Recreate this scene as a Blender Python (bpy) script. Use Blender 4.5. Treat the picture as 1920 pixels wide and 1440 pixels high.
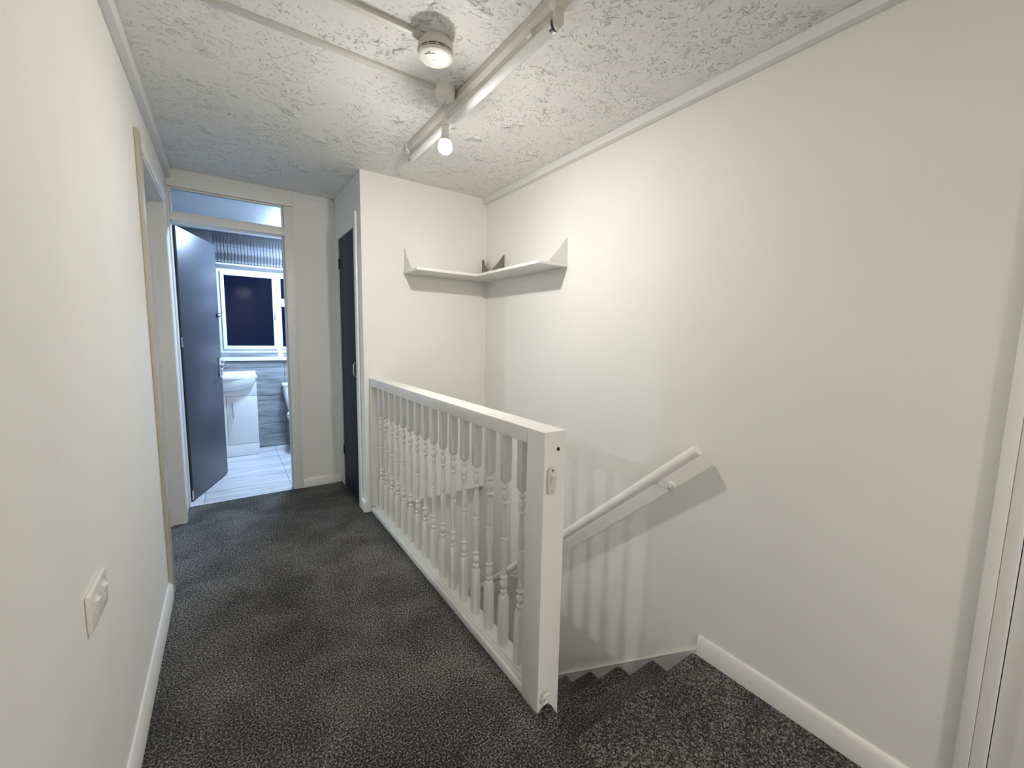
import bpy, bmesh, math, random
from mathutils import Matrix, Vector
random.seed(7)
for o in list(bpy.data.objects): bpy.data.objects.remove(o, do_unlink=True)
scene = bpy.context.scene
COL = scene.collection
PI = math.pi

# ------------------------------------------------------------------ camera
F_PX, PITCH, YAW, ROLL = 768.15, -0.1113, -0.609, 0.0187
def camera():
    cd = bpy.data.cameras.new('camera'); cam = bpy.data.objects.new('camera', cd); COL.objects.link(cam)
    cd.sensor_fit = 'HORIZONTAL'; cd.sensor_width = 36.0; cd.lens = F_PX / 1920 * 36.0
    cd.clip_start = 0.01
    cy, sy, cp, sp, cr, sr = math.cos(YAW), math.sin(YAW), math.cos(PITCH), math.sin(PITCH), math.cos(ROLL), math.sin(ROLL)
    fw, rt, up = Vector((-sy, cy, 0)), Vector((cy, sy, 0)), Vector((0, 0, 1))
    f2, u2 = fw*cp + up*sp, up*cp - fw*sp
    r3, u3 = rt*cr + u2*sr, u2*cr - rt*sr
    m = Matrix((r3, u3, -f2)).transposed().to_4x4(); m.translation = Vector((0.2837, 0, 1.2919))
    cam.matrix_world = m; scene.camera = cam
camera()

# ------------------------------------------------------------------ world, exposure (night outside; lamps are built further down)
BULB_W, BULB_RGB = 880.0, (1.0, 0.965, 0.895)
BATH_W, BATH_RGB = 50.0, (0.50, 0.70, 1.0)
SIDE_W, SIDE_RGB = 40.0, (0.80, 0.92, 1.0)
REAR_FILL_W, REAR_FILL_RGB = 33.0, (1.0, 0.975, 0.93)  # added fill behind the camera, lifts the newel front
w = bpy.data.worlds.new('night'); scene.world = w; w.use_nodes = True
w.node_tree.nodes['Background'].inputs[0].default_value = (0.010, 0.018, 0.050, 1)
w.node_tree.nodes['Background'].inputs[1].default_value = 1.0
vs = scene.view_settings
scene.cycles.max_bounces = 6; scene.cycles.diffuse_bounces = 4; scene.cycles.transmission_bounces = 5; scene.cycles.glossy_bounces = 2
scene.cycles.caustics_reflective = False; scene.cycles.caustics_refractive = False
vs.view_transform = 'Standard'; vs.look = 'None'; vs.gamma = 1.0; vs.use_curve_mapping = False; vs.exposure = 0.61

# ------------------------------------------------------------------ key dimensions (metres), left wall face X=0, hall floor Z=0
XR, YS, YB, XC, H = 2.069, 2.964, 3.745, 1.074, 2.40
XE = 1.160                    # hall floor edge
ZL = -0.19                    # lower landing
YREAR = -3.2
RISE, GOING, YN0 = 0.19, 0.2155, 0.985
XB0, XB1 = 1.108, 1.201       # balustrade
YN = 0.992
YK = 5.382                    # bathroom far wall
ZLOW = -2.6

# ------------------------------------------------------------------ materials
MATS = {}
class N:
    def __init__(s, name):
        m = bpy.data.materials.new(name); m.use_nodes = True; s.m = m; s.t = m.node_tree
        s.b = s.t.nodes['Principled BSDF']; MATS[name] = m
    def n(s, typ, **kw):
        x = s.t.nodes.new(typ)
        for k, v in kw.items():
            if hasattr(x, k): setattr(x, k, v)
        return x
    def l(s, a, b): s.t.links.new(a, b)
    def coord(s, scale=(1, 1, 1), rot=(0, 0, 0)):
        tc = s.n('ShaderNodeTexCoord'); mp = s.n('ShaderNodeMapping')
        mp.inputs['Scale'].default_value = scale; mp.inputs['Rotation'].default_value = rot
        s.l(tc.outputs['Object'], mp.inputs['Vector']); return mp.outputs[0]
    def noise(s, vec, scale, detail=2, rough=.5, dist=0):
        x = s.n('ShaderNodeTexNoise'); x.inputs['Scale'].default_value = scale; x.inputs['Detail'].default_value = detail
        x.inputs['Roughness'].default_value = rough; x.inputs['Distortion'].default_value = dist
        s.l(vec, x.inputs['Vector']); return x.outputs['Fac']
    def ramp(s, fac, stops):
        r = s.n('ShaderNodeValToRGB'); e = r.color_ramp.elements
        while len(e) < len(stops): e.new(0.5)
        for q, (p, c) in zip(e, stops):
            q.position = p; q.color = (c, c, c, 1) if not isinstance(c, tuple) else (*c, 1)
        s.l(fac, r.inputs[0]); return r.outputs[0]
    def math(s, op, a, b=None, c=None):
        x = s.n('ShaderNodeMath'); x.operation = op
        for i, v in enumerate((a, b, c)):
            if v is None: continue
            if isinstance(v, (int, float)): x.inputs[i].default_value = v
            else: s.l(v, x.inputs[i])
        return x.outputs[0]
    def mix(s, fac, a, b, typ='MIX'):
        x = s.n('ShaderNodeMix'); x.data_type = 'RGBA'; x.blend_type = typ
        for sock, v in ((x.inputs['Factor'], fac), (x.inputs['A'], a), (x.inputs['B'], b)):
            if isinstance(v, (int, float)): sock.default_value = v
            elif isinstance(v, tuple): sock.default_value = (*v, 1)
            else: s.l(v, sock)
        return x.outputs['Result']
    def bump(s, height, strength, dist):
        x = s.n('ShaderNodeBump'); x.inputs['Strength'].default_value = strength; x.inputs['Distance'].default_value = dist
        s.l(height, x.inputs['Height']); s.l(x.outputs[0], s.b.inputs['Normal']); return x
    def base(s, v, rough=.5, metal=0, spec=.5):
        if isinstance(v, tuple): s.b.inputs['Base Color'].default_value = (*v, 1)
        else: s.l(v, s.b.inputs['Base Color'])
        s.b.inputs['Roughness'].default_value = rough; s.b.inputs['Metallic'].default_value = metal
        s.b.inputs['Specular IOR Level'].default_value = spec
        return s

def paint(name, col, rough=.6, mottled=.03, bump=.05, bscale=90, spec=.35):
    k = N(name); v = k.coord()
    f = k.noise(v, 2.3, 2, .6)
    c = k.mix(k.ramp(f, [(.3, 0.), (.7, 1.)]), tuple(x*(1-mottled) for x in col), col)
    k.base(c, rough, 0, spec)
    if bump >= .05: k.bump(k.noise(v, bscale, 1, .5), bump, .004)
    return k.m
WALL = paint('wall_paint', (.865, .855, .815), .62, .035, 0, 60)
WOOD = paint('white_gloss_wood', (.85, .838, .80), .36, .04, .06, 35, .5)
WOODB = paint('white_frame_wood', (.82, .812, .785), .38, .04, .06, 35, .5)
CREAM = paint('yellowed_gloss', (.52, .485, .405), .4, .10, .06, 30, .5)
PLAST = paint('white_plastic', (.80, .78, .72), .35, .03, .01, 60, .5)
PLASTY = paint('aged_plastic', (.70, .675, .61), .38, .08, .02, 60, .5)
UPVC = paint('upvc_white', (.82, .83, .84), .3, .01, .01, 30, .5)
CERAM = paint('white_ceramic', (.84, .85, .86), .12, .01, .0, 30, .5)
CABIN = paint('cabinet_white', (.78, .79, .80), .22, .01, .0, 30, .5)
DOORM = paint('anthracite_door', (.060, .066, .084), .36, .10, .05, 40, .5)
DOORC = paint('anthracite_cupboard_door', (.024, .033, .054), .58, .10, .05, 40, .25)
STRG = paint('shaded_string_paint', (.60, .59, .565), .5, .06, .08, 30, .4)  # grey holds the shadow that lies on the string face
BATHW = paint('bathroom_white_paint', (.80, .81, .82), .6, .02, .04, 60)
def simple(name, col, rough=.5, metal=0, spec=.5):
    k = N(name); k.base(col, rough, metal, spec); return k.m
CHROME = simple('chrome', (.75, .76, .78), .14, 1)
BLACK = simple('black_metal', (.01, .01, .012), .45)
DARK = simple('dark_gap', (.015, .014, .013), .8)
GREYP = simple('grey_print', (.25, .24, .22), .6)
GROUT = simple('grout', (.16, .17, .18), .85)
FLEX = simple('flex_white', (.62, .61, .57), .5)
TUBE = simple('tube_glass', (.86, .86, .84), .18)

def glass(name, col, rough, alpha_mix):
    k = N(name); k.b.inputs['Base Color'].default_value = (*col, 1); k.b.inputs['Roughness'].default_value = rough
    k.b.inputs['Transmission Weight'].default_value = alpha_mix; k.b.inputs['IOR'].default_value = 1.45; return k.m
GLASSN = glass('window_glass', (.35, .45, .70), .10, 1.0); GLASSN.node_tree.nodes['Principled BSDF'].inputs['IOR'].default_value = 1.14
k = N('fanlight_pebble'); k.base((.95, .98, 1.0), .45); k.b.inputs['Transmission Weight'].default_value = 1.0; k.b.inputs['IOR'].default_value = 1.25
k.bump(k.noise(k.coord(), 160, 2), .5, .003); GLASSF = k.m

# carpet: charcoal twist pile with pale flecks
k = N('carpet'); v = k.coord()
fl = k.noise(v, 150, 3, .62)
fine = k.noise(v, 420, 1, .5)
patch = k.noise(v, 3.4, 3, .55, .6)
flecks = k.ramp(k.math('ADD', fl, k.math('MULTIPLY', k.math('SUBTRACT', patch, .5), .22)), [(.33, (.0045, .0043, .0043)), (.435, (.028, .0265, .0255)), (.51, (.115, .109, .105)), (.59, (.33, .315, .30)), (.68, (.56, .54, .51))])
k.base(k.mix(k.ramp(fine, [(.36, .42), (.60, 1.0)]), (.002, .002, .002), flecks), .95, 0, .1)
k.b.inputs['Sheen Weight'].default_value = .10; k.b.inputs['Sheen Roughness'].default_value = .5
k.bump(k.math('ADD', fl, k.math('MULTIPLY', fine, .35)), 1.0, .012); CARPET = k.m

# textured ceiling plaster: combed arcs and dabs pulled from wet plaster
k = N('textured_plaster'); v = k.coord()
warp = k.n('ShaderNodeTexNoise'); warp.inputs['Scale'].default_value = 5; warp.inputs['Detail'].default_value = 1; k.l(v, warp.inputs['Vector'])
wv = k.n('ShaderNodeVectorMath'); wv.operation = 'MULTIPLY_ADD'; k.l(warp.outputs['Color'], wv.inputs[0]); wv.inputs[1].default_value = (.11, .11, 0); k.l(v, wv.inputs[2])
def comb(vec, cell, freq, seed):
    off = k.n('ShaderNodeVectorMath'); off.operation = 'ADD'; k.l(vec, off.inputs[0]); off.inputs[1].default_value = (seed*3.1, seed*1.7, 0)
    vo = k.n('ShaderNodeTexVoronoi'); vo.voronoi_dimensions = '2D'; vo.inputs['Scale'].default_value = cell; k.l(off.outputs[0], vo.inputs['Vector'])
    sub = k.n('ShaderNodeVectorMath'); sub.operation = 'SUBTRACT'; k.l(off.outputs[0], sub.inputs[0]); k.l(vo.outputs['Position'], sub.inputs[1])
    # every dab has its own off-centre pivot, so the comb leaves arcs
    cc = k.n('ShaderNodeVectorMath'); cc.operation = 'MULTIPLY_ADD'; k.l(vo.outputs['Color'], cc.inputs[0]); cc.inputs[1].default_value = (.36, .36, 0); cc.inputs[2].default_value = (-.18, -.18, 0)
    s2 = k.n('ShaderNodeVectorMath'); s2.operation = 'SUBTRACT'; k.l(sub.outputs[0], s2.inputs[0]); k.l(cc.outputs[0], s2.inputs[1])
    ln = k.n('ShaderNodeVectorMath'); ln.operation = 'LENGTH'; k.l(s2.outputs[0], ln.inputs[0])
    rings = k.math('SINE', k.math('MULTIPLY', ln.outputs['Value'], freq))
    rings = k.math('POWER', k.math('MULTIPLY_ADD', rings, .5, .5), 2.2)
    sep = k.n('ShaderNodeSeparateColor'); k.l(vo.outputs['Color'], sep.inputs[0])
    edge = k.ramp(vo.outputs['Distance'], [(.45, 1.), (.80, 0.)])
    gate = k.ramp(sep.outputs[2], [(.15, .05), (.45, 1.)])
    return k.math('MULTIPLY', k.math('MULTIPLY', rings, edge), gate)
c1 = comb(wv.outputs[0], 9.0, 470, 0)
brk = k.ramp(k.noise(v, 17, 2, .6), [(.42, 0.), (.58, 1.)])
area = k.ramp(k.noise(v, 4.6, 1, .5), [(.34, .12), (.54, 1.)])
dab = k.ramp(k.noise(v, 40, 2, .6, 1.6), [(.60, 0.), (.72, 1.)])
hgt = k.math('MULTIPLY', k.math('ADD', k.math('MULTIPLY', c1, brk), k.math('MULTIPLY', dab, .55)), area)
k.base((.835, .83, .805), .6, 0, .3); k.bump(hgt, 1.0, .014); PLASTER = k.m

# bathroom tiles
k = N('grey_wall_tile'); v = k.coord((1.6, 1.6, 16))
f = k.noise(v, 1.7, 6, .62, .5)
k.base(k.ramp(f, [(.28, (.13, .14, .15)), (.5, (.25, .265, .28)), (.72, (.42, .43, .44))]), .32); TILEW = k.m
k = N('pale_floor_tile'); v = k.coord((1.3, 15, 1))
f = k.noise(v, 1.8, 6, .6, .4)
k.base(k.ramp(f, [(.30, (.40, .41, .42)), (.5, (.56, .57, .58)), (.7, (.70, .71, .72))]), .35); TILEF = k.m
k = N('ribbed_marble'); v = k.coord()
vein = k.noise(v, 3.2, 5, .6, 1.8)
vv = k.ramp(vein, [(.470, 0.), (.50, 1.), (.530, 0.)])
cl = k.ramp(k.noise(v, 2.2, 3), [(.3, (.060, .066, .076)), (.7, (.105, .112, .125))])
k.base(k.mix(vv, cl, (.30, .32, .34)), .5); RIBM = k.m
k = N('dark_wall_tile'); k.base(k.ramp(k.noise(k.coord(), 3, 4), [(.3, (.10, .11, .125)), (.7, (.15, .16, .18))]), .35); TILED = k.m

def emit(name, rgb, strength):
    k = N(name); k.base((.9, .9, .88), .4)
    k.b.inputs['Emission Color'].default_value = (*rgb, 1); k.b.inputs['Emission Strength'].default_value = strength; return k.m

# ------------------------------------------------------------------ mesh helpers
class MB:
    """collects shapes in one bmesh, links it as ONE mesh object"""
    def __init__(s): s.bm = bmesh.new()
    def box(s, x0, x1, y0, y1, z0, z1):
        bm = s.bm
        v = [bm.verts.new((x, y, z)) for z in (z0, z1) for y in (y0, y1) for x in (x0, x1)]
        for f in ((0, 2, 3, 1), (4, 5, 7, 6), (0, 1, 5, 4), (2, 6, 7, 3), (0, 4, 6, 2), (1, 3, 7, 5)): bm.faces.new([v[i] for i in f])
        return s
    def prism(s, pts, axis, a0, a1):
        """closed polygon pts in the two other axes (in order XYZ without axis), extruded along axis"""
        bm = s.bm; i = 'xyz'.index(axis)
        def P(p, a): q = list(p); q.insert(i, a); return q
        A = [bm.verts.new(P(p, a0)) for p in pts]; B = [bm.verts.new(P(p, a1)) for p in pts]; n = len(pts)
        for j in range(n): bm.faces.new((A[j], A[(j+1) % n], B[(j+1) % n], B[j]))
        bm.faces.new(A[::-1]); bm.faces.new(B); return s
    def rings(s, R, cap=True):
        bm = s.bm; V = [[bm.verts.new(p) for p in r] for r in R]; n = len(R[0])
        for a, b in zip(V, V[1:]):
            for j in range(n): bm.faces.new((a[j], a[(j+1) % n], b[(j+1) % n], b[j]))
        if cap: bm.faces.new(V[0][::-1]); bm.faces.new(V[-1])
        return s
    def lathe(s, prof, c=(0, 0, 0), seg=24, axis='z'):
        R = []
        for r, h in prof:
            ring = []
            for j in range(seg):
                a = 2*PI*j/seg; p, q = r*math.cos(a), r*math.sin(a)
                ring.append({'z': (c[0]+p, c[1]+q, c[2]+h), 'x': (c[0]+h, c[1]+p, c[2]+q), 'y': (c[0]+q, c[1]+h, c[2]+p)}[axis])
            R.append(ring)
        return s.rings(R)
    def tube(s, path, r, seg=12):
        P = [Vector(p) for p in path]; R = []
        up = Vector((0, 0, 1))
        for i, p in enumerate(P):
            t = ((P[min(i+1, len(P)-1)] - P[max(i-1, 0)])).normalized()
            a = t.cross(up if abs(t.z) < .95 else Vector((1, 0, 0))).normalized(); b = t.cross(a)
            rr = r[i] if isinstance(r, (list, tuple)) else r
            R.append([tuple(p + a*rr*math.cos(2*PI*j/seg) + b*rr*math.sin(2*PI*j/seg)) for j in range(seg)])
        return s.rings(R)
    def build(s, name, mat, parent=None, bevel=0, bseg=2, smooth=True, angle=35):
        bm = s.bm
        bmesh.ops.recalc_face_normals(bm, faces=bm.faces[:])
        if bevel:
            es = [e for e in bm.edges if len(e.link_faces) == 2 and e.calc_face_angle(0) > math.radians(30)]
            bmesh.ops.bevel(bm, geom=es, offset=bevel, segments=bseg, affect='EDGES', clamp_overlap=True, profile=.6)
        me = bpy.data.meshes.new(name); bm.to_mesh(me); bm.free()
        me.materials.append(mat)
        if smooth:
            for p in me.polygons: p.use_smooth = True
            me.set_sharp_from_angle(angle=math.radians(angle))
        o = bpy.data.objects.new(name, me); COL.objects.link(o)
        if parent: o.parent = parent
        return o
def tag(o, label=None, cat=None, group=None, kind=None):
    if label: o['label'] = label
    if cat: o['category'] = cat
    if group: o['group'] = group
    if kind: o['kind'] = kind
    return o
def thing(name, label, cat, loc=(0, 0, 0), kind=None, group=None):
    o = bpy.data.objects.new(name, None); COL.objects.link(o); o.location = loc; o.empty_display_size = .05
    return tag(o, label, cat, group, kind)
def copy_mesh(o, parent, loc):
    c = o.copy(); COL.objects.link(c); c.parent = parent; c.location = loc; return c
def B(name, mat, parent, *boxes, bevel=.002):
    m = MB()
    for b in boxes: m.box(*b)
    return m.build(name, mat, parent, bevel=bevel)
def struct(o, label, cat): return tag(o, label, cat, kind='structure')

# ================================================================== SETTING
# hall floor, with a rounded carpet nosing on the stair side
m = MB()
r_ = .019
pf = [(0, -.22), (0, 0), (XE-r_-.004, 0)] + [(XE-r_+r_*math.cos(PI/2-PI*i/16), -r_+r_*math.sin(PI/2-PI*i/16)) for i in range(17)] + [(XE-r_-.004, -2*r_), (1.136, -2*r_-.002), (1.136, -.24), (1.10, -.24), (1.10, -.22)]
m.prism(pf, 'y', YREAR, YN)
m.box(0, 1.10, YN, YB+.012, -.22, 0)
m.box(1.10, 1.190, YN+.094, YS, -.22, 0)
floor = struct(m.build('floor', CARPET, None), 'charcoal flecked carpet covering the hallway floor', 'floor')
# carpet tucked up in front of the newel
m = MB()
R = []
for i, (y, h) in enumerate(((.935, .0), (.955, .010), (.972, .022), (.986, .020), (.9915, .0))):
    R.append([(XB0+.006, y, -.002), (XB0+.010, y, h*.45), (XB0+.026, y, h*.95), (XB0+.044, y, h), (XB0+.054, y, h*.5), (XB0+.057, y, -.004)])
m.rings(R).build('carpet_lip', CARPET, floor)

def edge(y, z, r=.019):       # rounded carpet edge, profile points in (y,z)
    return [(y-r-.004, z)] + [(y-r+r*math.cos(PI/2-PI*i/16), z-r+r*math.sin(PI/2-PI*i/16)) for i in range(17)] + [(y-r-.004, z-2*r)]
m = MB().prism([(YREAR, ZL-.22), (YREAR, ZL)] + edge(YN0, ZL) + [(YN0-.035, ZL-.038), (YN0-.035, ZL-.22)], 'x', 1.202, 2.052)
m.prism([(YREAR, ZL-.22), (YREAR, ZL), (YN0-.023, ZL), (YN0-.023, ZL-.22)], 'x', 2.052, XR)
m.prism([(YREAR, ZL-.22), (YREAR, ZL), (YN0-.036, ZL), (YN0-.036, ZL-.22)], 'x', 1.135, 1.202)
m.box(1.135, 1.200, YN0-.035, YN0+.03, ZL-.22, ZL-.001)
struct(m.build('floor_landing', CARPET, None), 'dark carpeted lower landing one step below the hallway', 'floor')

# ceiling
ceil = struct(MB().box(-.3, XR+.13, YREAR-.1, YB+.05, H, H+.12).build('ceiling', PLASTER, None), 'white ceiling of combed textured plaster', 'ceiling')
struct(MB().box(-.3, XR+.13, YB+.05, YK+.3, H, H+.12).build('ceiling_bathroom', BATHW, None), 'plain white bathroom ceiling beyond the doorway', 'ceiling')

# left wall: opening for the side door
DY0, DY1, DZ = 2.55, 3.44, 2.10
m = MB()
m.box(-.13, 0, YREAR, DY0, -.2, H).box(-.13, 0, DY0, DY1, DZ, H).box(-.13, 0, DY1, YB+.1, -.2, H)
struct(m.build('wall_left', WALL, None, smooth=False), 'long off-white painted wall along the left of the hallway', 'wall')
# right wall with a door opening near the camera
RY0, RY1, RZ = -.72, .078, 1.80
m = MB()
m.box(XR, XR+.13, RY1, YS+.1, ZLOW, H).box(XR, XR+.13, RY0, RY1, RZ, H).box(XR, XR+.13, YREAR, RY0, ZLOW, H).box(XR, XR+.13, RY0, RY1, ZLOW, ZL)
m.box(XR, XR+.13, YS+.1, YS+1.3, ZLOW, .0)
struct(m.build('wall_right', WALL, None, smooth=False), 'tall off-white painted wall beside the stairwell', 'wall')
# back wall over the stairs (front of the cupboard), ends at floor level
struct(MB().box(XC, XR, YS, YS+.095, 0.010, H).build('wall_back', WALL, None, smooth=False), 'cream painted wall behind the corner shelf above the stairs', 'wall')
# side of the cupboard with opening
CY0, CY1, CZ = 3.100, 3.672, 2.075
m = MB().box(XC, XC+.06, YS+.095, CY0, 0, H).box(XC, XC+.06, CY0, CY1, CZ, H).box(XC, XC+.06, CY1, YB+.1, 0, H)
struct(m.build('wall_cupboard', WALL, None, smooth=False), 'narrow shaded side wall holding the cupboard door', 'wall')
# lower stairwell walls
struct(MB().box(1.20, XR, YS+.096, YS+.2, ZLOW, -.0).build('wall_stairwell_end', WALL, None, smooth=False), 'white wall at the foot of the stairs seen through the balusters', 'wall')
struct(MB().box(1.10, 1.200, YN+.093, YS, ZLOW, -.22).box(1.191, 1.200, YN+.094, YS, -.22, -.001).box(1.074, 1.200, YS, YS+.2, ZLOW, .009).build('wall_stairwell_left', WALL, None, smooth=False), 'white wall below the balustrade on the stair side', 'wall')
struct(MB().box(1.05, XR+.1, -.2, YS+.3, ZLOW-.1, ZLOW).build('floor_downstairs', CARPET, None), 'dark carpet at the bottom of the stairwell', 'floor')
struct(MB().box(1.05, XR+.1, YREAR, YREAR-.1, ZLOW, H).box(-.13, 1.05, YREAR, YREAR-.1, -.3, H).build('wall_rear', WALL, None, smooth=False), 'off-white wall behind the viewer', 'wall')
# panel beside the bathroom door
pn = MB().box(.762, XC, YB+.010, YB+.10, 0, H).build('wall_bathroom_panel', WALL, None, smooth=False)
struct(pn, 'narrow off-white panel between bathroom door and cupboard', 'wall')

# bathroom shell
XBL, XBR = -.125, 1.95
wb = struct(MB().box(XBL, XBR, YK, YK+.02, 0, .985).box(XBL, .225, YK, YK+.02, .985, H).box(.225, XBR, YK, YK+.02, 2.03, H).box(1.60, XBR, YK, YK+.02, .985, 2.03).build('wall_bathroom_far', GROUT, None, smooth=False), 'grey tiled far wall of the bathroom under the window', 'wall')
tw, th = .60, .32
xs = [.823 - tw*2, .823 - tw, .823, .823 + tw, .823 + 2*tw]
for i in range(len(xs)-1):
    for j in range(4):
        z0, z1 = -.048 + j*th, -.048 + (j+1)*th
        z0 = max(z0, 0.0); z1 = min(z1, .983)
        x0, x1 = max(xs[i], XBL), min(xs[i+1], XBR)
        if x1 <= x0 or z1 - z0 < .02: continue
        B('tile', TILEW, wb, (x0+.0015, x1-.0015, YK-.009, YK, z0+.0015, z1-.0015), bevel=.0012)
# plain dark tile beside the ribbed band
B('tile', TILED, wb, (XBL, .234, YK-.009, YK, 1.40, 1.868), bevel=.0012)
B('tile', TILED, wb, (XBL, .234, YK-.009, YK, 1.871, 2.335), bevel=.0012)
B('tile', TILED, wb, (XBL, .224, YK-.009, YK, .986, 1.397), bevel=.0012)
# ribbed marble slats over the window
slat = None
for i in range(46):
    x = .2375 + i*.0298
    if slat is None:
        slat = MB().prism([(-.0138, .012), (-.0138, -.002), (-.0110, -.0050), (.0110, -.0050), (.0138, -.002), (.0138, .012)], 'z', 0, .310).build('slat', RIBM, wb)
        slat.location = (x, YK-.012, 2.026)
    else: copy_mesh(slat, wb, (x, YK-.012, 2.026))
B('cornice', BATHW, wb, (XBL, XBR, YK-.05, YK, 2.337, H), bevel=.006)
struct(MB().box(XBL-.1, XBL, YB+.1, YK+.1, 0, H).build('wall_bathroom_left', TILED, None, smooth=False), 'dark tiled bathroom wall hidden behind the open door', 'wall')
struct(MB().box(XBR, XBR+.1, YB+.1, YK+.1, 0, H).build('wall_bathroom_right', TILEW, None, smooth=False), 'grey bathroom wall to the right of the toilet', 'wall')
struct(MB().box(XC, XBR, YB+.05, YB+.10, 0, H).build('wall_bathroom_near', BATHW, None, smooth=False), 'white bathroom wall backing on to the cupboard', 'wall')
fb = struct(MB().box(XBL, XBR, YB+.012, YK+.01, -.2, -.006).build('floor_bathroom', GROUT, None, smooth=False), 'pale grey wood-look tiled bathroom floor', 'floor')
for i in range(-2, 3):
    for j in range(0, 6):
        x0, x1 = .690 + i*.60, .690 + (i+1)*.60
        y0, y1 = YB+.012 + j*.30 - .02, YB+.012 + (j+1)*.30 - .02
        x0, x1, y0, y1 = max(x0, XBL), min(x1, XBR), max(y0, YB+.013), min(y1, YK-.01)
        if x1-x0 < .02 or y1-y0 < .02: continue
        B('tile', TILEF, fb, (x0+.0012, x1-.0012, y0+.0012, y1-.0012, -.006, 0.0), bevel=.001)

# ---- bathroom window
win = thing('window_1', 'white plastic bathroom window with dark night panes', 'window', (.225, YK, .985), kind='structure')
def wl(o): o.location = tuple(-a for a in win.location); return o
YW = YK + .045
wl(B('frame', UPVC, win, (.226, .262, YW, YW+.06, 1.076, 1.985), (1.50, 1.536, YW, YW+.06, 1.076, 1.985), (.262, 1.50, YW, YW+.06, 1.945, 1.985), (.262, 1.50, YW, YW+.06, 1.076, 1.116), (.772, .800, YW, YW+.06, 1.116, 1.945), bevel=.004))
wl(B('sash', UPVC, win, (.262, .296, YW-.016, YW+.045, 1.116, 1.945), (.738, .772, YW-.016, YW+.045, 1.116, 1.945), (.296, .738, YW-.016, YW+.045, 1.906, 1.945), (.296, .738, YW-.016, YW+.045, 1.116, 1.154), bevel=.006))
wl(B('sash', UPVC, win, (.800, .825, YW-.010, YW+.045, 1.116, 1.945), (1.47, 1.50, YW-.010, YW+.045, 1.116, 1.945), (.825, 1.47, YW-.010, YW+.045, 1.917, 1.945), (.825, 1.47, YW-.010, YW+.045, 1.116, 1.146), (.825, 1.47, YW-.012, YW+.045, 1.632, 1.690), bevel=.005))
wl(B('pane', GLASSN, win, (.292, .742, YW+.012, YW+.018, 1.150, 1.910), bevel=0))
wl(B('pane', GLASSN, win, (.821, 1.474, YW+.012, YW+.018, 1.140, 1.636), bevel=0))
wl(B('pane', GLASSN, win, (.821, 1.474, YW+.012, YW+.018, 1.686, 1.921), bevel=0))
wl(B('window_catch', CHROME, win, (.752, .766, YW-.034, YW-.016, 1.52, 1.535), (.752, .766, YW-.034, YW-.028, 1.46, 1.53), bevel=.002))
wl(B('window_catch', UPVC, win, (.818, .90, YW-.034, YW-.012, 1.600, 1.632), bevel=.003))
wl(B('sill', UPVC, win, (.20, 1.62, YK-.028, YW+.01, .990, 1.028), bevel=.004))
wl(B('mullion_post', UPVC, win, (.772, .820, YW-.006, YW+.03, 1.028, 1.076), bevel=.003))
wl(B('reveal', TILEW, win, (.226, 1.60, YW+.004, YW+.06, 1.028, 1.076), bevel=0))
wl(B('lintel_trim', UPVC, win, (.222, 1.60, YK-.030, YW+.06, 2.006, 2.022), bevel=.003))
wl(B('blind_cassette', UPVC, win, (.226, 1.60, YW+.002, YW+.06, 1.985, 2.006), bevel=.002))
# dark outside behind the panes: night garden wall, a simple dark backing two metres off is just the world

# ---- bathroom door frame and fanlight
fr = thing('trim_1', 'white bathroom door frame with a fanlight above', 'door frame', (0, YB, 0), kind='structure')
def lo(o, par): o.location = tuple(-a for a in par.location); return o
lo(B('jamb', WOODB, fr, (-.05, .008, YB, YB+.115, 0, H-.12), bevel=.003), fr)
lo(B('jamb', WOODB, fr, (.698, .764, YB, YB+.115, 0, H-.12), bevel=.003), fr)
lo(B('head', WOODB, fr, (-.05, .764, YB-.002, YB+.115, 2.284, H), bevel=.003), fr)
lo(B('transom', WOODB, fr, (.008, .698, YB+.001, YB+.115, 2.058, 2.116), bevel=.003), fr)
lo(B('stop', WOODB, fr, (.686, .698, YB+.045, YB+.072, 0, 2.058), bevel=.002), fr)
lo(B('stop', WOODB, fr, (.008, .686, YB+.045, YB+.072, 2.050, 2.058), bevel=.002), fr)
fan = thing('window_2', 'pebbled glass fanlight over the bathroom door', 'fanlight', (.35, YB+.04, 2.116), kind='structure')
lo(B('pane', GLASSF, fan, (.014, .692, YB+.046, YB+.051, 2.120, 2.280), bevel=0), fan)
lo(B('bead', WOODB, fan, (.008, .020, YB+.022, YB+.045, 2.116, 2.284), (.686, .698, YB+.022, YB+.045, 2.116, 2.284), (.020, .686, YB+.022, YB+.045, 2.272, 2.284), (.020, .686, YB+.022, YB+.045, 2.116, 2.124), bevel=.003), fan)
B('top_trim', WOODB, pn, (.764, XC, YB-.002, YB+.010, 2.366, H), bevel=.003)

# ---- bathroom door, open into the bathroom
HX, HY = .026, 3.868
door = thing('door_1', 'dark blue-grey bathroom door standing open', 'door', (HX, HY, 0), kind='structure')
door.rotation_euler.z = math.radians(70.9)      # local X runs along the leaf, local -Y faces the viewer's side
B('leaf', DOORM, door, (0, .660, 0, .040, .012, 2.048), bevel=.0025)
hd = MB().box(.598, .634, -.007, 0, .895, 1.075).build('handle_plate', CHROME, door, bevel=.004)
MB().tube([(.616, -.004, 1.005), (.616, -.045, 1.005), (.606, -.055, 1.004), (.56, -.057, 1.002), (.505, -.056, .999)], [.010, .009, .009, .0085, .008]).build('lever', CHROME, hd)
MB().lathe([(.016, 0), (.016, -.006), (.012, -.010)], (.616, -.006, 1.005), axis='y').build('lever_rose', CHROME, hd)
MB().lathe([(.009, 0), (.010, -.012), (.004, -.020)], (.616, -.006, .930), axis='y').build('turn_snib', CHROME, hd)
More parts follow.
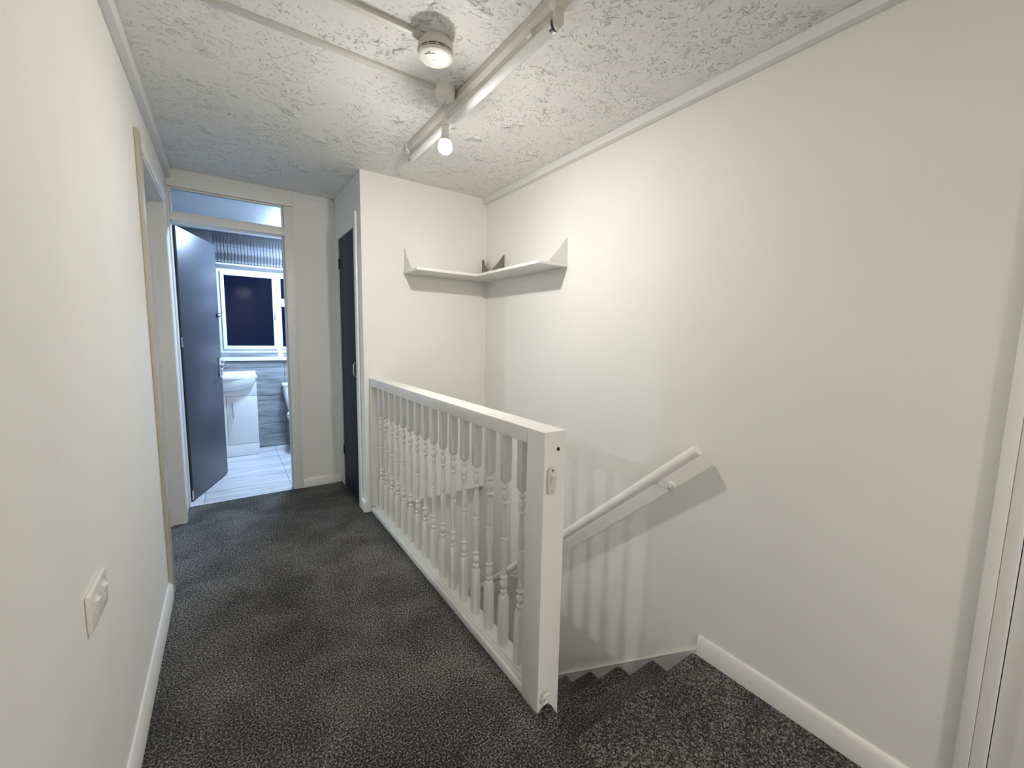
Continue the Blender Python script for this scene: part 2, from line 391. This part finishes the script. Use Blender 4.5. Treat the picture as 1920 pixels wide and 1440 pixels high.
hk = MB().box(.610, .632, -.005, 0, 1.425, 1.462).build('coat_hook', BLACK, door, bevel=.003)
MB().tube([(.621, -.003, 1.452), (.624, -.028, 1.458), (.634, -.040, 1.468)], [.005, .0045, .005], 8).build('hook_arm', CHROME, hk)
MB().tube([(.621, -.003, 1.436), (.621, -.022, 1.430), (.621, -.026, 1.442)], .004, 8).build('hook_arm', BLACK, hk)
for z in (1.18, .015):
    MB().lathe([(.006, 0), (.006, .075)], (-.004, .006, z), seg=10).build('hinge', CHROME, door)

# ---- cupboard door
cd = thing('door_2', 'tall dark slate cupboard door with chrome pull handle', 'cupboard door', (XC, CY0, 0), kind='structure')
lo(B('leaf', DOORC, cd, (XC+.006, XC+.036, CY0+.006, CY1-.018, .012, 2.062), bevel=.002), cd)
hb = MB().tube([(XC+.008, 3.150, 1.092), (XC-.016, 3.150, 1.090), (XC-.022, 3.150, 1.080), (XC-.022, 3.150, 1.002), (XC-.016, 3.150, .992), (XC+.008, 3.150, .990)], .0055, 10).build('pull_handle', CHROME, cd); lo(hb, cd)
for z in (1.83, .275):
    lo(B('hinge', BLACK, cd, (XC-.002, XC+.008, CY1-.034, CY1-.012, z, z+.080), bevel=.002), cd)
t2 = thing('trim_2', 'narrow white frame around the cupboard door', 'door frame', (XC, CY0, 0), kind='structure')
lo(B('jamb', WOODB, t2, (XC-.003, XC+.055, CY1-.016, CY1, 0, CZ), bevel=.002), t2)
lo(B('jamb', WOODB, t2, (XC-.003, XC+.055, CY0, CY0+.005, 0, CZ), bevel=.001), t2)
lo(B('head', WOODB, t2, (XC-.003, XC+.055, CY0, CY1, 2.064, CZ), bevel=.002), t2)
lo(B('architrave', WOODB, t2, (XC-.018, XC, 3.052, CY0+.004, 0, 2.150), bevel=.003), t2)
lo(B('plinth_block', WOOD, t2, (XC-.020, XC+.004, 2.964, 3.051, 0, .085), bevel=.010), t2)

# ---- side door in the left wall (closed, set deep in its lining)
t3 = thing('trim_3', 'old cream and white lining of the side doorway', 'door frame', (0, DY0, 0), kind='structure')
lo(B('architrave', CREAM, t3, (0, .016, 2.470, DY0-.004, 0, 2.165), bevel=.004), t3)
lo(B('architrave', WOODB, t3, (-.002, .010, DY1+.004, DY1+.060, 0, 2.165), bevel=.003), t3)
lo(B('architrave', WOODB, t3, (0, .014, DY0-.004, DY1+.060, DZ+.004, 2.165), bevel=.003), t3)
lo(B('lining', WOODB, t3, (-.13, .008, DY1-.004, DY1+.004, 0, DZ), bevel=.001), t3)
lo(B('lining', WOODB, t3, (-.13, .008, DY0-.004, DY0+.004, 0, DZ), bevel=.001), t3)
lo(B('lining', WOODB, t3, (-.13, .008, DY0+.004, DY1-.004, DZ-.008, DZ+.004), bevel=.001), t3)
lo(B('stop', WOODB, t3, (-.085, -.062, DY1-.018, DY1-.004, 0, DZ-.008), (-.085, -.062, DY0+.018, DY1-.018, DZ-.022, DZ-.008), bevel=.002), t3)
d3 = thing('door_3', 'side door folded back inside the left room', 'door', (-.12, DY0, 0), kind='structure')
lo(B('leaf', DOORM, d3, (-.935, -.135, DY0-.060, DY0-.022, .01, DZ-.012), bevel=.002), d3)
# lit room behind the side doorway
struct(MB().box(-3.5, -.131, 1.2, 5.2, -.2, 0).box(-.131, 0, DY0, DY1, -.2, 0).build('floor_side_room', CARPET, None), 'carpet of the room behind the left doorway', 'floor')
struct(MB().box(-3.5, -.31, 1.2, 5.2, H, H+.1).build('ceiling_side_room', WALL, None), 'ceiling of the room behind the left doorway', 'ceiling')
struct(MB().box(-3.6, -3.5, 1.1, 5.3, 0, H).box(-3.5, -.131, 1.1, 1.2, 0, H).box(-3.5, -.131, 5.2, 5.3, 0, H).box(-.240, -.226, YB+.1, 5.2, 0, H).build('wall_side_room', WALL, None, smooth=False), 'walls of the room behind the left doorway', 'wall')

# ---- door in the right wall, close to the camera
t4 = thing('trim_4', 'white door casing at the right edge of the view', 'door frame', (XR, RY1, ZL), kind='structure')
lo(B('architrave', WOOD, t4, (XR-.018, XR, RY1+.028, RY1+.057, ZL, RZ+.05), bevel=.003), t4)
lo(B('lining', WOOD, t4, (XR-.004, XR+.13, RY1-.004, RY1+.027, ZL, RZ+.004), bevel=.004), t4)
lo(B('lining', WOOD, t4, (XR-.004, XR+.13, RY0-.020, RY0+.004, ZL, RZ+.004), bevel=.004), t4)
lo(B('head', WOOD, t4, (XR-.018, XR, RY0-.06, RY1+.027, RZ+.004, RZ+.06), bevel=.003), t4)
d4 = thing('door_4', 'plain white door at the right edge of the view', 'door', (XR, RY1, ZL), kind='structure')
lo(B('leaf', WOOD, d4, (XR+.020, XR+.058, RY0+.006, RY1-.006, ZL+.008, RZ-.006), bevel=.002), d4)

# ---- ceiling battens, skirtings
struct(B('trim_5', WOODB, None, (0, .030, YREAR, YB-.002, 2.333, H), bevel=.003), 'white timber batten along the left wall top', 'trim')
struct(B('trim_6', WOODB, None, (XR-.042, XR, YREAR, YS, 2.357, H), bevel=.003), 'white timber batten along the right wall top', 'trim')
def skirt(name, pts, axis, a0, a1, label, mat=WOOD):
    return struct(MB().prism(pts, axis, a0, a1).build(name, mat, None, bevel=.0015, bseg=1), label, 'skirting board')
skirt('baseboard_left', [(0, 0), (.016, 0), (.016, .066), (.006, .088), (0, .088)], 'y', YREAR, 2.469, 'white skirting board along the left wall')
skirt('baseboard_right', [(XR, ZL-.01), (XR-.016, ZL-.01), (XR-.016, ZL+.072), (XR-.006, ZL+.096), (XR, ZL+.096)], 'y', RY1+.058, .962, 'white skirting board along the right wall by the landing')
skirt('baseboard_back', [(YB+.010, 0), (YB-.004, 0), (YB-.004, .058), (YB+.004, .076), (YB+.010, .076)], 'x', .765, XC-.002, 'short white skirting board under the panel by the cupboard')
# wall string beside the stairs
ZS = lambda y: -.173 - .887*(y - .969)
struct(MB().prism([(.962, ZS(.962)), (YS+.095, ZS(YS+.095)), (YS+.095, ZS(YS+.095)-.34), (.962, ZS(.962)-.34)], 'x', 2.050, XR).build('trim_7', STRG, None, bevel=.002), 'sloping string board with its shade painted in grey, between stairs and right wall', 'stair string')

MB().prism([(.962, ZS(.962)+.007), (YS+.095, ZS(YS+.095)+.007), (YS+.095, ZS(YS+.095)), (.962, ZS(.962))], 'x', 2.049, XR).build('lit_string_edge', WOOD, bpy.data.objects['trim_7'])  # white strip painting the brightly lit top edge of the string

# ================================================================== STAIRCASE
st = thing('staircase', 'dark carpeted stairs going down beside the balustrade', 'staircase', (1.6, YN0, ZL))
for i in range(1, 11):
    yn, z = YN0 + GOING*i, ZL - RISE*i
    y0 = yn - GOING - .020; yn = min(yn, YS+.094)
    r = .017
    pts = [(y0, z + RISE - .036), (y0 + .010, z + RISE - .036), (y0+.010, z+.010), (y0+.013, z+.003), (y0+.020, z)]
    pts += edge(yn, z, r)
    pts += [(yn-.030, z-2*r), (yn-.030, z-.060), (y0, z-.060)]
    o = MB().prism(pts, 'x', 1.202, 2.049).build('step', CARPET, st); lo(o, st)

# ================================================================== BALUSTRADE
bl = thing('balustrade', 'white landing balustrade with turned spindles and square newel', 'balustrade', (1.1545, YN, 0))
lo(B('newel_post', WOOD, bl, (XB0, XB1, YN, YN+.093, -.30, .9925), bevel=.0022), bl)
lo(B('top_rail', WOOD, bl, (XB0, XB1, YN+.094, YS-.001, .938, .9925), bevel=.003), bl)
lo(B('rail_fillet', WOOD, bl, (XB0+.020, XB1-.020, YN+.094, YS-.036, .930, .938), bevel=.0012), bl)
lo(B('base_rail', WOOD, bl, (XB0, XB1, YN+.094, YS-.001, .0, .034), bevel=.003), bl)
lo(B('base_moulding', WOOD, bl, (XB0+.012, XB1-.012, YN+.094, YS-.001, .034, .044), (XB0+.022, XB1-.022, YN+.094, YS-.001, .044, .050), bevel=.0015), bl)
lo(B('half_newel', WOOD, bl, (XB0+.004, XB1-.004, YS-.035, YS-.001, .050, .938), bevel=.002), bl)
lo(MB().lathe([(.0065, 0), (.0065, -.0012)], (1.166, YN, .932), axis='y', seg=14).build('screw_hole', DARK, bl), bl)

A2 = .0162
def spindle_mesh():
    seg = 24
    def sq(j): a = 2*PI*j/seg; return A2/max(abs(math.cos(a)), abs(math.sin(a)))
    R = []
    def ring(fr, fz): R.append([(fr(j)*math.cos(2*PI*j/seg), fr(j)*math.sin(2*PI*j/seg), fz(j)) for j in range(seg)])
    K = 1.7
    ring(sq, lambda j: .050)
    ring(sq, lambda j: .262 - K*(sq(j)-A2))
    ring(lambda j: A2*.93, lambda j: .264)
    for r, z in ((.0085, .266), (.0082, .270), (.0125, .273), (.0145, .277), (.0145, .281), (.0125, .285), (.0085, .289), (.0095, .292), (.0135, .298), (.0158, .306), (.0155, .314), (.0125, .323), (.0100, .329), (.0098, .332), (.0140, .335), (.0160, .339), (.0155, .343), (.0110, .347), (.0092, .352), (.0096, .372), (.0112, .405), (.0134, .440), (.0146, .465), (.0146, .480), (.0120, .490), (.0110, .493), (.0148, .496), (.0155, .501), (.0148, .506), (.0110, .509), (.0120, .512), (.0146, .521), (.0146, .537), (.0134, .562), (.0112, .597), (.0096, .628), (.0092, .640), (.0110, .644), (.0155, .647), (.0160, .651), (.0140, .655), (.0098, .658), (.0100, .662), (.0125, .668), (.0155, .677), (.0158, .685), (.0135, .694), (.0098, .702), (.0090, .706), (.0122, .709), (.0140, .713), (.0140, .716), (.0115, .720), (.0082, .724), (.0082, .731)):
        ring(lambda j, r=r: r, lambda j, z=z: z)
    ring(lambda j: A2*.93, lambda j: .735)
    ring(sq, lambda j: .737 + K*(sq(j)-A2))
    ring(sq, lambda j: .930)
    return MB().rings(R)
sp = spindle_mesh().build('spindle', WOOD, bl, angle=40)
sp.location = (0, 1.168 - YN, 0)
for i in range(1, 16): copy_mesh(sp, bl, (0, 1.168 + i*.1125 - YN, 0))

# small rocker switch on the newel
sw = thing('rocker_switch', 'small aged white rocker switch screwed to the newel post', 'switch', (1.136, YN, .83))
def stadium(w2, h2, n=8):
    p = []
    for i in range(n+1): a = PI*i/n; p.append((w2*math.cos(a), h2-w2 + w2*math.sin(a)))
    for i in range(n+1): a = PI + PI*i/n; p.append((w2*math.cos(a), -(h2-w2) + w2*math.sin(a)))
    return p
MB().prism(stadium(.0165, .046), 'y', -.010, 0).build('body', PLASTY, sw, bevel=.003)
MB().prism([(-.012, .026), (-.024, .020), (-.014, -.006), (-.009, -.014), (-.009, .026)], 'x', -.009, .010).build('rocker', PLAST, sw, bevel=.002)
MB().lathe([(.0032, 0), (.0032, -.001)], (.001, -.010, .036), axis='y', seg=12).build('screw_hole', DARK, sw)
MB().lathe([(.0062, .002), (.0055, -.004), (.003, -.005)], (.003, -.010, -.030), axis='y', seg=14).build('screw_head', PLASTY, sw)
# ring-shaped cup hook at the foot of the newel
hk = thing('cup_hook', 'white painted curled hook at the foot of the newel post', 'hook', (1.131, YN, .055))
pts = []
for i in range(19):
    a = math.radians(50 + 330*i/18); rr = .0155 if i > 5 else .0155 + (5-i)*.0016
    pts.append((rr*math.cos(a)*.82, -.008 - .010*(1-i/18), rr*math.sin(a)*1.12 - .004))
MB().tube(pts, [.0032]*19, 10).build('ring', WOOD, hk)
MB().lathe([(.008, 0), (.008, -.004), (.0035, -.008)], (.006, 0, -.004), axis='y', seg=14).build('screw_boss', WOOD, hk)

# ================================================================== WALL HANDRAIL
hr = thing('wall_handrail', 'white round handrail sloping down the right stair wall', 'handrail', (XR, 1.0, .79))
hz = lambda y: .793 - .889*(y - 1.010)
XH = XR - .075
y1 = YS + .05
dv = Vector((0, 1, -.889)).normalized(); nv = Vector((0, .889, 1)).normalized()
R = []
for y, rr in ((.990, .0235), (.994, .026), (y1, .026)):
    c = Vector((XH, y, hz(y))); R.append([tuple(c + Vector((1, 0, 0))*rr*math.cos(2*PI*j/28) + nv*rr*math.sin(2*PI*j/28)) for j in range(28)])
lo(MB().rings(R).build('rail', WOOD, hr, angle=50), hr)
for y in (1.165, 2.42):
    zc = hz(y)
    bk = MB().tube([(XH, y+.028, hz(y+.028)-.026), (XH+.004, y+.026, hz(y+.028)-.045), (XH+.018, y+.012, zc-.068), (XH+.040, y, zc-.079), (XR-.004, y-.006, zc-.079)], .0048, 10).build('bracket', WOOD, hr); lo(bk, hr)
    pl = MB().lathe([(.0235, 0), (.0235, -.005), (.020, -.008), (.0085, -.009), (.0085, -.024), (.006, -.026)], (XR, y-.006, zc-.079), axis='x', seg=24).build('wall_plate', WOOD, bk)
    sd = MB().prism([(XH-.013, y+.010), (XH+.013, y+.010), (XH+.013, y+.048), (XH-.013, y+.048)], 'z', -.002, .002)
    sd.bm.transform(Matrix.Translation((0, 0, 0)))
    for v in sd.bm.verts: v.co.z += hz(v.co.y) - .0345
    sd.build('saddle', WOOD, bk)

# ================================================================== CORNER SHELF
sh = thing('corner_shelf', 'white L-shaped corner shelf hung on upturned brackets', 'shelf', (XR, YS, 1.742))
lo(B('board', WOOD, sh, (1.368, XR-.003, 2.705, YS-.003, 1.742, 1.761), bevel=.0015), sh)
lo(B('board', WOOD, sh, (1.836, XR-.003, 1.972, 2.704, 1.742, 1.761), bevel=.0015), sh)
def bracket(wallpt, along, out, mat=None):
    """sheet steel gusset: web triangle + wall flange + shelf flange; along = direction flange spreads, out = away from wall"""
    P0 = Vector(wallpt); a = Vector(along); o = Vector(out); u = Vector((0, 0, 1))
    m = MB()
    def slab(pts, n, t):
        A = [m.bm.verts.new(P0 + p) for p in pts]; Bv = [m.bm.verts.new(P0 + p + n*t) for p in pts]; k = len(pts)
        for j in range(k): m.bm.faces.new((A[j], A[(j+1) % k], Bv[(j+1) % k], Bv[j]))
        m.bm.faces.new(A[::-1]); m.bm.faces.new(Bv)
    slab([o*.002, o*.148, o*.148+u*.006, o*.060+u*.098, o*.020+u*.150, o*.010+u*.160, o*.002+u*.160], a, .0022)
    slab([Vector((0, 0, 0)), a*.024, a*.024+u*.150, a*.012+u*.162, u*.162], o, .002)
    slab([Vector((0, 0, .0)), o*.150, o*.150+a*.012, o*.140+a*.024, a*.024], u, .002)
    # screw heads on the wall flange
    for hgt in (.040, .125):
        c = P0 + a*.013 + u*hgt + o*.002; e1, e2 = a, u
        rings = [[tuple(c + o*h + e1*r*math.cos(2*PI*j/10) + e2*r*math.sin(2*PI*j/10)) for j in range(10)] for r, h in ((.004, 0), (.0035, .0015), (.0012, .002))]
        m.rings(rings)
    return m.build('bracket', mat or WOODB, sh)
zt = 1.7612
lo(bracket((1.374, YS-.0005, zt), (1, 0, 0), (0, -1, 0)), sh)
STEEL = simple('dull_steel', (.20, .185, .155), .5)
lo(bracket((2.030, YS-.0005, zt), (1, 0, 0), (0, -1, 0), STEEL), sh)
lo(bracket((XR-.0005, 2.690, zt), (0, 1, 0), (-1, 0, 0), STEEL), sh)
lo(bracket((XR-.0005, 1.978, zt), (0, 1, 0), (-1, 0, 0)), sh)

# ================================================================== CEILING FITTINGS
BX, BY = 1.146, 1.803
pd = thing('pendant_lamp', 'lit bare bulb hanging from a white ceiling rose', 'lamp', (BX, BY, H))
MB().lathe([(.046, 0), (.046, -.016), (.043, -.018), (.043, -.034), (.038, -.046), (.028, -.051), (.006, -.053)], seg=32).build('ceiling_rose', PLAST, pd)
MB().tube([(0, 0, -.050), (.001, 0, -.09), (0, 0, -.136)], .0032, 10).build('flex', FLEX, pd)
lh = MB().lathe([(.005, -.118), (.008, -.122), (.0125, -.142), (.0165, -.154), (.0175, -.158), (.0175, -.200), (.0190, -.201), (.0190, -.206), (.0172, -.207)], seg=24).build('lampholder', PLAST, pd)
MB().lathe([(.0177, -.160), (.0177, -.1615)], seg=24).build('joint_ring', GREYP, lh)
MB().lathe([(.0140, -.200), (.0150, -.206), (.0190, -.214), (.0245, -.223)], seg=24).build('bulb_neck', PLAST, pd)
MB().lathe([(.0244, -.2228), (.0290, -.231), (.0315, -.241), (.0320, -.248), (.03118, -.2552)], seg=24).build('bulb_shoulder', emit('bulb_shoulder_glow', BULB_RGB, 2.0), pd)
# diffusing dome: the lit half of the lamp
prof = []
for i in range(7):
    a = math.radians(13 + 77*i/6); prof.append((.0320*math.cos(a) + .0001, -.248 - .0320*math.sin(a)))
MB().lathe(prof, seg=20).build('bulb_dome', emit('bulb_glow', BULB_RGB, BULB_W), pd)

# smoke alarm
AX, AY = .990, 1.560
sa = thing('smoke_alarm', 'round white smoke alarm with dark vent slots', 'smoke alarm', (AX, AY, H))
MB().lathe([(.058, 0), (.058, -.008), (.064, -.009), (.0665, -.036), (.0665, -.039)], seg=40).build('base', PLASTY, sa)
MB().lathe([(.0630, -.038), (.0630, -.0505)], seg=40).build('vent_core', DARK, sa)
MB().lathe([(.0650, -.0432), (.0660, -.0438), (.0660, -.0450), (.0650, -.0456)], seg=40).build('vent_ring', PLASTY, sa)
cv = MB().lathe([(.0660, -.0495), (.0660, -.0520), (.0620, -.0560), (.0580, -.0575), (.030, -.0597), (.010, -.0602), (.001, -.0603)], seg=40).build('cover', PLAST, sa)
for a in range(0, 360, 30):
    ca, sa_ = math.cos(math.radians(a+10)), math.sin(math.radians(a+10))
    m = MB().box(-.0012, .0012, -.0012, .0012, -.0500, -.0380)
    o = m.build('vent_post', PLAST, sa); o.location = (.0648*ca, .0648*sa_, 0)
for (dx, dy, rot, w2, h2, zz, mat, nm) in ((-.024, -.012, 0, .0085, .022, -.0606, GREYP, 'test_button_outline'), (-.024, -.012, 0, .0075, .021, -.0612, PLAST, 'test_button')):
    o = MB().prism(stadium(w2, h2), 'z', zz, -.054).build(nm, mat, cv); o.location = (dx, dy, 0); o.rotation_euler.z = math.radians(52)
o = MB().lathe([(.0035, -.054), (.0035, -.0616)], seg=12).build('indicator_lens', GREYP, cv); o.location = (-.034, -.020, 0)
# ring of slits and the printed panel on the cover
pts = [(.012*math.cos(math.radians(a)), .012*math.sin(math.radians(a)), -.0603) for a in range(150, 391, 20)]
o = MB().tube(pts, .0008, 6).build('sounder_groove', GREYP, cv); o.location = (.004, .012, 0)
for q, (dx, dy, w_, h_) in enumerate(((.020, .026, .010, .0012), (.022, .030, .010, .0010), (.024, .034, .012, .0012), (.036, .028, .0022, .008), (.041, .030, .0022, .008))):
    o = B('print_mark', DARK if q > 2 else GREYP, cv, (-w_/2, w_/2, -h_/2, h_/2, -.0592, -.052), bevel=0); o.location = (dx, dy, .0006 if q < 3 else .0016); o.rotation_euler.z = math.radians(40)

# fluorescent batten
FX0, FX1, FY0, FY1 = 1.196, 1.246, 1.105, 2.440
ft = thing('fluorescent_fitting', 'unlit white fluorescent batten fixed along the ceiling', 'light fitting', (1.22, 1.77, H))
lo(MB().prism([(FX0, H-.003), (FX0, H-.030), (FX0+.010, H-.044), (FX1-.010, H-.044), (FX1, H-.030), (FX1, H-.003)], 'y', FY0+.012, FY1-.012).build('body', PLASTY, ft, bevel=.0015), ft)
lo(B('gap_shade', DARK, ft, (FX0+.006, FX1-.006, FY0+.02, FY1-.02, H-.003, H), bevel=0), ft)  # dark strip painting the shade in the gap under the ceiling
lo(MB().box(FX0+.020, FX1-.020, FY0+.06, FY1-.06, H-.0452, H-.040).build('cover_seam', PLAST, ft, bevel=.0008), ft)
TZ = H - .084
lo(MB().lathe([(.0180, 0), (.019, .004), (.019, 1.246), (.0180, 1.250)], (1.221, FY0+.040, TZ), axis='y', seg=24).build('tube', TUBE, ft), ft)
for y in (FY0+.012, FY1-.040):
    e = 1 if y < 1.5 else -1
    yy0, yy1 = (FY0, FY0+.030) if e > 0 else (FY1-.030, FY1)
    ecp = MB().prism([(FX0-.004, H), (FX0-.004, H-.034), (FX0+.008, H-.050), (FX1-.008, H-.050), (FX1+.004, H-.034), (FX1+.004, H)], 'y', yy0, yy1).build('end_cap', PLASTY, ft, bevel=.004); lo(ecp, ft)
    hy0, hy1 = (FY0+.004, FY0+.026) if e > 0 else (FY1-.026, FY1-.004)
    m = MB().prism([(1.206, H-.046), (1.236, H-.046), (1.236, TZ-.002), (1.232, TZ-.014), (1.221, TZ-.021), (1.210, TZ-.014), (1.206, TZ-.002)], 'y', hy0, hy1)
    lo(m.build('tube_holder', PLASTY, ft, bevel=.002), ft)
    ry = FY0+.032 if e > 0 else FY1-.046
    lo(MB().lathe([(.0195, 0), (.0195, .014)], (1.221, ry, TZ), axis='y', seg=24).build('tube_cap', CHROME, ft), ft)
m = MB().lathe([(.012, 0), (.012, .030)], (1.196+.016, FY0+.135, H-.054), axis='y', seg=16)
lo(m.build('starter', PLASTY, ft), ft)

# surface conduit runs
def conduit(y0, y1, x1, label):
    o = MB().prism([(y0, H), (y0, H-.012), (y0+.003, H-.015), (y1-.003, H-.015), (y1, H-.012), (y1, H)], 'x', .031, x1).build('cable_trunking', FLEX, None, bevel=.001, bseg=1)
    return tag(o, label, 'cable trunking', 'ceiling cable trunking')
conduit(1.806, 1.830, BX-.044, 'white cable trunking running across the ceiling to the ceiling rose')
conduit(1.540, 1.568, AX-.055, 'white cable trunking running across the ceiling to the smoke alarm')

# ================================================================== LEFT WALL SWITCH
ls = thing('double_switch', 'white double wall switch low on the left wall', 'switch', (0, 1.295, .662))
MB().box(0, .010, -.073, .073, -.043, .043).build('plate', PLAST, ls, bevel=.003)
for y in (-.034, .034):
    fr_ = MB().box(.009, .0115, y-.016, y+.016, -.022, .022).build('rocker_frame', PLAST, ls, bevel=.001)
    MB().prism([(.008, -.017), (.0135, -.017), (.011, .0), (.0185, .018), (.008, .018)], 'y', y-.0115, y+.0115).build('rocker', PLAST, fr_, bevel=.0012)
for y in (-.062, .062):
    MB().lathe([(.0042, .0095), (.0042, .0106), (.003, .0112)], (0, y, 0), axis='x', seg=12).build('screw_cap', PLAST, ls)

# ================================================================== BATHROOM FURNITURE
VX0, VX1, VY = -.060, .528, 5.086
va = thing('vanity_unit', 'white gloss vanity cabinet under the basin', 'vanity unit', (.23, 5.2, 0))
lo(B('body', CABIN, va, (VX0, VX1, VY+.016, YK-.010, .0, .822), bevel=.001), va)
lo(B('plinth', CABIN, va, (VX0, VX1, VY, VY+.015, .004, .128), bevel=.001), va)
lo(B('fascia', CABIN, va, (VX0, VX1, VY, VY+.015, .640, .822), bevel=.001), va)
lo(B('stile', CABIN, va, (.212, .2555, VY, VY+.015, .131, .637), bevel=.001), va)
for x0, x1, hx in ((.2585, VX1-.006, .310), (VX0+.006, .209, .158)):
    dr = lo(B('door', CABIN, va, (x0, x1, VY-.002, VY+.015, .131, .637), bevel=.0015), va)
    MB().tube([(hx, VY+.0, .565), (hx, VY-.026, .565), (hx, VY-.026, .413), (hx, VY+.0, .413)], .0050, 10).build('handle', CHROME, dr)
bs = thing('basin', 'white ceramic basin with bowed front on the vanity cabinet', 'basin', (.234, 5.22, .822))
BC, BW = .234, .305
# top slab with a sunk bowl, bowed front
m = MB(); seg = 48
def outl(z, ins=0):
    pts = []
    for i in range(13):      # front edge, bowed towards the viewer
        x = BC - (BW-ins) + 2*(BW-ins)*i/12; u = (x-BC)/BW
        pts.append((x, VY - .012 - (.075-ins)*(1-u*u) + ins*.3, z))
    pts += [(BC+BW-ins, YK-.012-ins, z), (BC-(BW-ins), YK-.012-ins, z)]
    return pts
m.rings([outl(.823, .004), outl(.826), outl(.846), outl(.850, .005)], cap=True)
lo(m.build('slab', CERAM, bs, bevel=0), bs)
# belly under the front
R = []
for k_ in range(9):
    t = k_/8; zz = .824 - .128*math.sin(t*PI/2); sc = math.cos(t*PI/2)**.55 + .001
    ring = []
    for i in range(17):
        a = PI + PI*i/16; ring.append((BC + .290*sc*math.cos(a), VY - .004 + .072*sc*math.sin(a), zz))
    R.append(ring)
lo(MB().rings(R).build('bowl_belly', CERAM, bs, angle=60), bs)
lo(B('back_ledge', CERAM, bs, (BC-BW+.002, BC+BW-.002, YK-.085, YK-.012, .848, .880), bevel=.010), bs)
tp = MB().lathe([(.026, 0), (.026, .006), (.021, .012), (.019, .075), (.021, .082)], (.236, 5.315, .880), seg=20).build('tap_body', CHROME, bs); lo(tp, bs)
MB().tube([(.236, 5.315, .935), (.236, 5.26, .945), (.236, 5.20, .935), (.236, 5.192, .922)], [.012, .0115, .010, .010], 12).build('spout', CHROME, tp)
MB().tube([(.236, 5.315, .962), (.248, 5.30, .978), (.262, 5.272, .990)], [.016, .010, .007], 12).build('tap_lever', CHROME, tp)

to = thing('toilet', 'white close-coupled toilet half hidden by the door frame', 'toilet', (.975, 5.15, 0))
TC = .975
def rrect(cx, cy, w2, d2, z, r=.04, n=5):
    p = []
    for sx, sy, a0 in ((1, 1, 0), (-1, 1, 90), (-1, -1, 180), (1, -1, 270)):
        for i in range(n): a = math.radians(a0 + 90*i/(n-1)); p.append((cx + sx*(w2-r) + r*math.cos(a), cy + sy*(d2-r) + r*math.sin(a), z))
    return p
cs = MB().rings([rrect(TC, 5.282, .135, .082, .415), rrect(TC, 5.282, .148, .086, .45), rrect(TC, 5.282, .176, .088, .60), rrect(TC, 5.282, .186, .088, .705)]).build('cistern', CERAM, to); lo(cs, to)
lid = MB().rings([rrect(TC, 5.280, .188, .090, .705), rrect(TC, 5.280, .196, .092, .712), rrect(TC, 5.280, .196, .092, .728), rrect(TC, 5.280, .188, .084, .738)]).build('cistern_lid', CERAM, cs)
MB().lathe([(.022, .737), (.022, .743), (.018, .745)], (TC, 5.28, 0), seg=20).build('flush_button', CHROME, lid)
def oval(w2, y0, y1, z, n=28):
    c, d = (y0+y1)/2, (y1-y0)/2
    return [(TC + w2*math.cos(2*PI*i/n)*(1 - .12*max(0, -math.sin(2*PI*i/n))), c + d*math.sin(2*PI*i/n), z) for i in range(n)]
lo(MB().rings([oval(.10, 4.98, 5.36, 0), oval(.098, 4.98, 5.35, .06), oval(.092, 4.95, 5.33, .15), oval(.125, 4.84, 5.33, .27), oval(.172, 4.74, 5.33, .36), oval(.180, 4.73, 5.33, .395)]).build('pan', CERAM, to, angle=60), to)
lo(MB().rings([oval(.184, 4.72, 5.20, .397), oval(.188, 4.715, 5.20, .404), oval(.188, 4.715, 5.20, .414), oval(.184, 4.72, 5.20, .418)]).build('seat', CERAM, to), to)
lo(MB().rings([oval(.184, 4.722, 5.20, .420), oval(.186, 4.718, 5.20, .426), oval(.186, 4.718, 5.20, .434), oval(.176, 4.73, 5.19, .442)]).build('seat_lid', CERAM, to), to)

# ================================================================== OTHER LAMPS OF THE PLACE (out of view), PLUS AN ADDED REAR FILL
def disc_lamp(name, label, x, y, z, r, rgb, watts):
    t = thing(name, label, 'lamp', (x, y, z))
    MB().lathe([(r+.02, 0), (r+.02, -.018), (r+.010, -.026)], seg=36).build('housing', PLAST, t)
    ld = bpy.data.lights.new('disc_light', 'AREA'); ld.shape = 'DISK'; ld.size = 2*r; ld.color = rgb; ld.energy = watts
    lo_ = bpy.data.objects.new('disc_light', ld); COL.objects.link(lo_); lo_.parent = t; lo_.location = (0, 0, -.030)
    return t
disc_lamp('ceiling_lamp', 'round cool white ceiling lamp inside the bathroom', .95, 4.60, H, .138, BATH_RGB, BATH_W)
disc_lamp('ceiling_lamp', 'round ceiling lamp in the room behind the left doorway', -2.2, 3.95, H, .055, SIDE_RGB, SIDE_W)
disc_lamp('ceiling_lamp', 'added fill lamp at the unseen rear end of the hallway', .75, -2.5, H, .148, REAR_FILL_RGB, REAR_FILL_W)  # added fill disc, not a known lamp; brightens surfaces facing the camera
